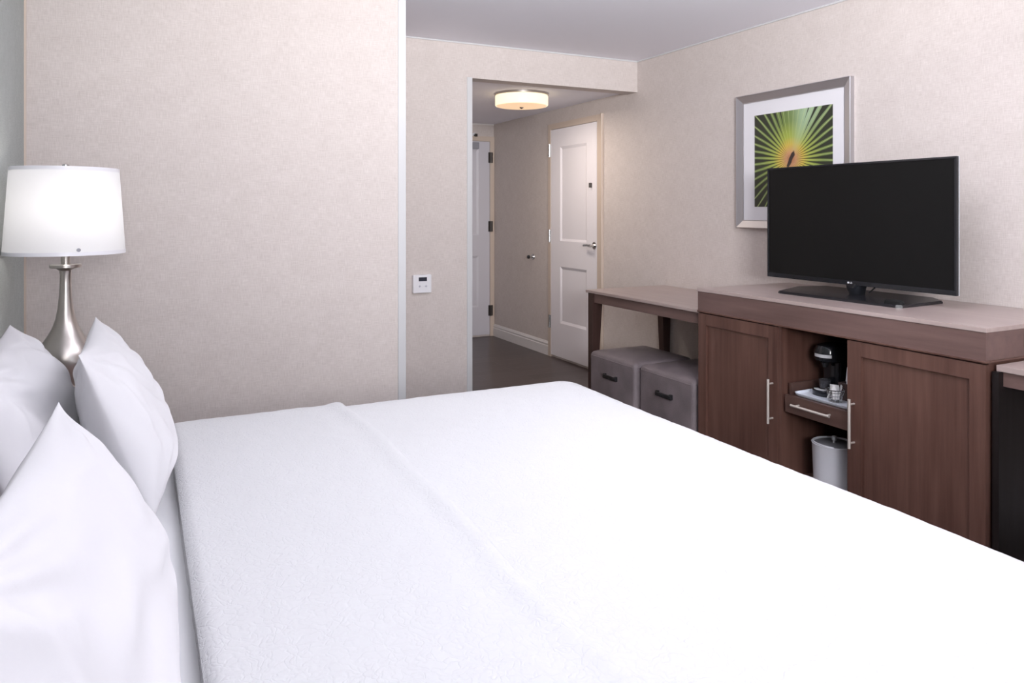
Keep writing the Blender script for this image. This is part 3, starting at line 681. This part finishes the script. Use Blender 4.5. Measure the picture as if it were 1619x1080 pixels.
# ------------------------------------------------------------------ bed
BY0, BY1, BX1 = 0.50, 2.50, 1.50
t_ = thing('bed', 'large hotel bed made up in white linen', 'bed', (0.6, 1.5, 0.0))
obj('box_base', B(-.34, BX1 - .02, BY0 + .03, BY1 - .03, 0.02, 0.34, bev=.02), M['wood_dark'], t_)
obj('mattress', B(-.345, BX1, BY0, BY1, 0.342, 0.632, bev=.05, seg=4), M['sheet'], t_)
h_ = thing('headboard', 'grey upholstered headboard on the grey-green wall behind the pillows', 'headboard', (XH + .002, 1.5, 0.0))
obj('frame', B(XH + .002, XH + .02, BY0 - .05, BY1 + .02, 0.0, 1.13, bev=.004), M['wood_dark'], h_)
obj('upholstered_panel', B(XH + .02, -.355, BY0 - .04, BY1 + .01, 0.3, 1.12, bev=.012), M['leather'], h_)
def drape(x0, x1, y0, y1, R, Rz, ztop, hang, step, x_open=True, amp=.0015, seedz=0.0, extra=None):
    """cloth laid over the bed: x0 open edge at the head, falls over foot and both sides"""
    bm = bmesh.new(); s_tot = R * 1.25 + hang
    xs = []; x = x0
    while x < x1 - R + s_tot: xs.append(x); x += step
    ys = []; y = y0 + R - s_tot
    while y < y1 - R + s_tot + step * .5: ys.append(y); y += step
    arc = R * 1.25
    def prof(s):
        if s <= 0: return 0.0, 0.0
        if s < arc:
            a = s / arc * PI / 2; return R * math.sin(a), Rz * (1 - math.cos(a))
        return R + 0.02 * min(1, (s - arc) / .3), Rz + (s - arc)
    grid = []
    for x in xs:
        row = []
        for y in ys:
            ox = max(0, x - (x1 - R)); oy = (y - (y1 - R)) if y > y1 - R else (y - (y0 + R) if y < y0 + R else 0)
            bxp = min(x, x1 - R); byp = min(max(y, y0 + R), y1 - R)
            r = math.hypot(ox, oy); h, dz = prof(r)
            if r > 0: px, py = bxp + ox / r * h, byp + oy / r * h
            else: px, py = x, y
            nz = noise.fractal(Vector((x * 22, y * 22, seedz)), 1.0, 2.0, 3) * amp + noise.noise(Vector((x * 2.6, y * 2.2, seedz + 4))) * amp * 3.0
            z = ztop - dz + nz * (1 if r < arc else .4)
            if extra: z += extra(x, y)
            row.append(bm.verts.new((px, py, z)))
        grid.append(row)
    for i in range(len(xs) - 1):
        for j in range(len(ys) - 1): bm.faces.new((grid[i][j], grid[i + 1][j], grid[i + 1][j + 1], grid[i][j + 1]))
    return bm, grid
# coverlet: starts at the folded hem near the pillows
XE = 0.085
def hem(x, y):
    d = x - XE
    return -0.022 * (1 - min(1, d / .018)) ** 2 + 0.0
bm, gr = drape(XE, 1.575, .40, 2.595, .13, .075, .6585, .30, .0125, extra=hem)
# hem roll: fold the open edge down and back under
first = [v.co.copy() for v in gr[0]]
prev = gr[0]
for dx, dz in ((-.006, -.008), (-.004, -.014), (.006, -.017), (.05, -.017)):
    cur = [bm.verts.new((c.x + dx, c.y, c.z + dz * .8)) for c in first]
    for k in range(len(cur) - 1): bm.faces.new((prev[k], cur[k], cur[k + 1], prev[k + 1]))
    prev = cur
cov = tag(obj('coverlet', bm, M['matelasse'], loc=(0.83, 1.5, 0.36), smooth=True), 'white embossed matelasse coverlet spread over the bed', 'coverlet')
# turned-back band of the coverlet
def band(x, y):
    e = 0.618 + .012 * math.sin(y * 3.1)
    u = (e - x)
    return 0.0
bm = bmesh.new(); xs = [XE - .004 + k * (0.55 / 44) for k in range(45)]
n_y = 170; arc = .13 * 1.25; stot = arc + .285; ya, yb = .40 + .13 - stot, 2.595 - .13 + stot
gb = []
for i, x in enumerate(xs):
    row = []
    for j in range(n_y + 1):
        y = ya + (yb - ya) * j / n_y
        oy = (y - 2.465) if y > 2.465 else (y - .53 if y < .53 else 0); byp = min(max(y, .53), 2.465); r = abs(oy)
        if r <= 0: h, dz = 0, 0
        elif r < arc: h, dz = (.13 + .010) * math.sin(r / arc * PI / 2), .075 * (1 - math.cos(r / arc * PI / 2))
        else: h, dz = .14 + 0.02 * min(1, (r - arc) / .3), .075 + r - arc
        f = i / 44.0
        xx = x + (0.010 * math.sin(y * 4.0) + .006 * math.sin(y * 9 + 1)) * f
        nz = noise.fractal(Vector((x * 22, y * 22, 9.0)), 1.0, 2.0, 3) * .0016 + noise.noise(Vector((x * 3, y * 2.2, 13))) * .003
        e0 = min(1, (x - (XE - .004)) / .03); e1 = min(1, max(0, (XE + .546 - x) / .018))
        lift = .013 * math.sqrt(max(0, 1 - (1 - e0) ** 2)) * math.sqrt(max(0, 1 - (1 - e1) ** 2)) + .0045 * math.exp(-((x - (XE + .515)) / .02) ** 2) - .003 * math.exp(-((x - (XE + .47)) / .03) ** 2)
        row.append(bm.verts.new((xx, byp + (h if oy > 0 else -h), .6585 - dz + nz + .0005 + lift)))
    gb.append(row)
for i in range(44):
    for j in range(n_y): bm.faces.new((gb[i][j], gb[i + 1][j], gb[i + 1][j + 1], gb[i][j + 1]))
obj('folded_band', bm, M['matelasse'], cov, smooth=True)

# ---- pillows
def pillow(name, label, bl, br, tl, tr2, thick, seed, sag=0.10, back=.8):
    """corner points in world space: bottom-left, bottom-right, top-left, top-right as seen from the foot; thick = full thickness"""
    bl, br, tl, tr2 = map(Vector, (bl, br, tl, tr2)); n = 110
    cen = (bl + br + tl + tr2) / 4
    nrm = (br - bl).cross(tl - bl).normalized()
    if nrm.x < 0: nrm = -nrm
    bm = bmesh.new(); sides = []
    for side in (1, -1):
        g = []
        for i in range(n + 1):
            u = -1 + 2 * i / n; row = []
            for j in range(n + 1):
                v = -1 + 2 * j / n
                su = math.sin(u * PI / 2); sv = math.sin(v * PI / 2)
                # concave outline between pointed corners
                k = .055
                uu = su * (1 - k * (1 - sv * sv) * abs(su) ** 3); vv = sv * (1 - k * 1.5 * (1 - su * su) * abs(sv) ** 3)
                a = (1 + uu) / 2; b = (1 + vv) / 2
                p = bl * (1 - a) * (1 - b) + br * a * (1 - b) + tl * (1 - a) * b + tr2 * a * b
                e = (1 - abs(su) ** 2.6) * (1 - abs(sv) ** 2.4)
                th = thick / 2 * max(0, e) ** .58
                low = 1 + sag * (-vv) * 1.2
                th *= low
                q = Vector((u * 2.3 + seed, v * 1.7, seed * 1.3))
                wr = noise.noise(q) * .012 + noise.noise(q * 2.7 + Vector((3, 1, 0))) * .006
                # tension folds from the corners
                for cu, cv in ((1, 1), (-1, 1), (1, -1), (-1, -1)):
                    d = math.hypot(su - cu, (sv - cv)); an = math.atan2(sv - cv, su - cu)
                    wr += .0085 * math.sin(an * 13 + seed * 5 + cu) * math.exp(-((d - .42) / .30) ** 2)
                wr += .004 * math.sin(vv * 9 + uu * 3 + noise.noise(q * 1.2) * 6 + seed) * math.exp(-(uu * 1.1) ** 2)
                wr += .0035 * math.exp(-((uu + .80) / .018) ** 2) - .002 * math.exp(-((uu + .755) / .02) ** 2)
                th += wr * min(1, e * 1.6)
                row.append(bm.verts.new(p + nrm * th * (1 if side == 1 else -back)))
            g.append(row)
        sides.append(g)
        for i in range(n):
            for j in range(n): bm.faces.new((g[i][j], g[i + 1][j], g[i + 1][j + 1], g[i][j + 1]))
    bmesh.ops.remove_doubles(bm, verts=bm.verts, dist=.0006)
    base = (cen.x, cen.y, min(v.co.z for v in bm.verts))
    o = obj(name, bm, M['cotton'], loc=base, smooth=False)
    for p in o.data.polygons: p.use_smooth = True
    tag(o, label, 'pillow', 'white pillows at the head of the bed')
    return o, sides
pb = pillow('pillow', 'white pillow standing in front, nearest the wall with the lamp', (.028, 1.735, .665), (-.01, 2.47, .665), (-.110, 1.75, 1.025), (-.112, 2.47, 1.012), .20, 2.9, sag=.34)
pa = pillow('pillow', 'white pillow leaning on the headboard, below the table lamp', (-.175, 1.62, .665), (-.172, 2.50, .665), (-.300, 1.64, 1.02), (-.322, 2.49, 1.0), .205, 4.1, back=.55)
pc = pillow('pillow', 'largest white pillow in the foreground, its corner pointing up', (-.018, .66, .665), (-.030, 1.55, .665), (-.150, .68, 1.03), (-.118, 1.43, 1.005), .185, 7.3, sag=.34)

# ------------------------------------------------------------------ nightstand and lamp
LX, LY = -.2345, 3.10
t_ = thing('nightstand', 'walnut nightstand between the bed and the beige wall', 'nightstand', (-.21, 3.08, 0.0))
obj('top', B(XH + .004, -.02, 2.76, 3.42, .645, .67, bev=.003), M['wood_y'], t_)
obj('body', B(XH + .006, -.04, 2.78, 3.40, .10, .645, bev=.002), M['wood_z'], t_)
dw = obj('drawer', B(-.04, -.026, 2.79, 3.39, .43, .635, bev=.002), M['wood_y'], t_)
bm = bmesh.new(); cyl(bm, (-.005, 3.0, .54), (-.005, 3.18, .54), .006, n=14); [cyl(bm, (-.026, y, .54), (-.005, y, .54), .004, n=10) for y in (3.02, 3.16)]; obj('handle', bm, M['nickel'], dw, smooth=True)
for x in (XH + .01, -.085):
    for y in (2.785, 3.355): obj('leg', B(x, x + .04, y, y + .04, 0, .10), M['wood_dark'], t_)
lz = .67
t_ = thing('table_lamp', 'satin nickel table lamp with a white drum shade on the nightstand', 'lamp', (LX, LY, lz))
bm = bmesh.new()
prof = [(.001, 0), (.070, 0), (.074, .006), (.072, .014), (.060, .020), (.058, .030), (.068, .050), (.083, .080), (.091, .105), (.092, .125), (.086, .150), (.074, .175), (.058, .200), (.043, .228), (.032, .260), (.025, .300), (.0205, .345), (.0185, .390), (.0178, .420), (.020, .434), (.029, .441), (.040, .4445), (.001, .4445)]
lathe(bm, prof, (LX, LY, lz), 56); obj('lamp_base', bm, M['nickel'], t_, smooth=True)
bm = bmesh.new(); lathe(bm, [(.001, .4445), (.049, .4445), (.0505, .446), (.0505, .4555), (.049, .457), (.001, .457)], (LX, LY, lz), 48); obj('neck_disc', bm, M['nickel'], t_, smooth=True)
bm = bmesh.new(); cyl(bm, (LX, LY, lz + .457), (LX, LY, lz + .53), .0145, n=24); obj('socket', bm, M['nickel'], t_, smooth=True)
zs0, zs1 = 1.1645, 1.470
bm = bmesh.new(); lathe(bm, [(.1895, zs0), (.191, zs0 + .001), (.1705, zs1), (.169, zs1)], (LX, LY, 0), 72)
sh = obj('lamp_shade', bm, M['shade'], t_, smooth=True)
bm = bmesh.new(); lathe(bm, [(.188, zs0 + .0), (.1917, zs0), (.1907, zs0 + .013), (.188, zs0 + .013)], (LX, LY, 0), 72); obj('shade_binding', bm, M['white_plastic'], sh, smooth=True); bm = bmesh.new()
lathe(bm, [(.168, zs1 - .013), (.1722, zs1 - .013), (.1710, zs1), (.168, zs1)], (LX, LY, 0), 72); obj('shade_binding', bm, M['white_plastic'], sh, smooth=True)
bm = bmesh.new()
for k in range(3):
    a = 2 * PI * k / 3 + .3; tube(bm, [(LX, LY, zs1 - .004), (LX + .169 * math.cos(a), LY + .169 * math.sin(a), zs1 - .006)], .0018, 6)
tube(bm, [(LX, LY, lz + .50), (LX + .045, LY, lz + .58), (LX + .045, LY, lz + .70), (LX, LY, zs1 - .004)], .0016, 6)
obj('harp', bm, M['nickel'], t_)
bm = bmesh.new(); lathe(bm, [(.004, zs1 - .006), (.005, zs1 + .004), (.0115, zs1 + .008), (.0115, zs1 + .012), (.006, zs1 + .0155), (.0005, zs1 + .016)], (LX, LY, 0), 20); obj('finial', bm, M['chrome'], t_, smooth=True)
vd = Vector((0 - LX, 0 - LY, 0)).normalized(); px_ = Vector((-vd.y, vd.x, 0))
sp_ = Vector((LX, LY, zs0 + .020)) + (vd * math.cos(.2) + px_ * math.sin(.2)).normalized() * .1897
bm = bmesh.new(); cyl(bm, sp_, sp_ + (sp_ - Vector((LX, LY, sp_.z))).normalized() * .0035, .0062, n=20); obj('shade_button', bm, M['grey_plastic'], sh, smooth=True)
bm = bmesh.new(); bmesh.ops.create_uvsphere(bm, u_segments=20, v_segments=12, radius=.028, matrix=Matrix.Translation((LX, LY, lz + .58)))
obj('bulb', bm, emis('lit_bulb', (1, .93, .85), 1.5), t_, smooth=True)
point('table_lamp_light', (LX + .012, LY - .035, lz + .655), 1.05, (1, .95, .92), .02)
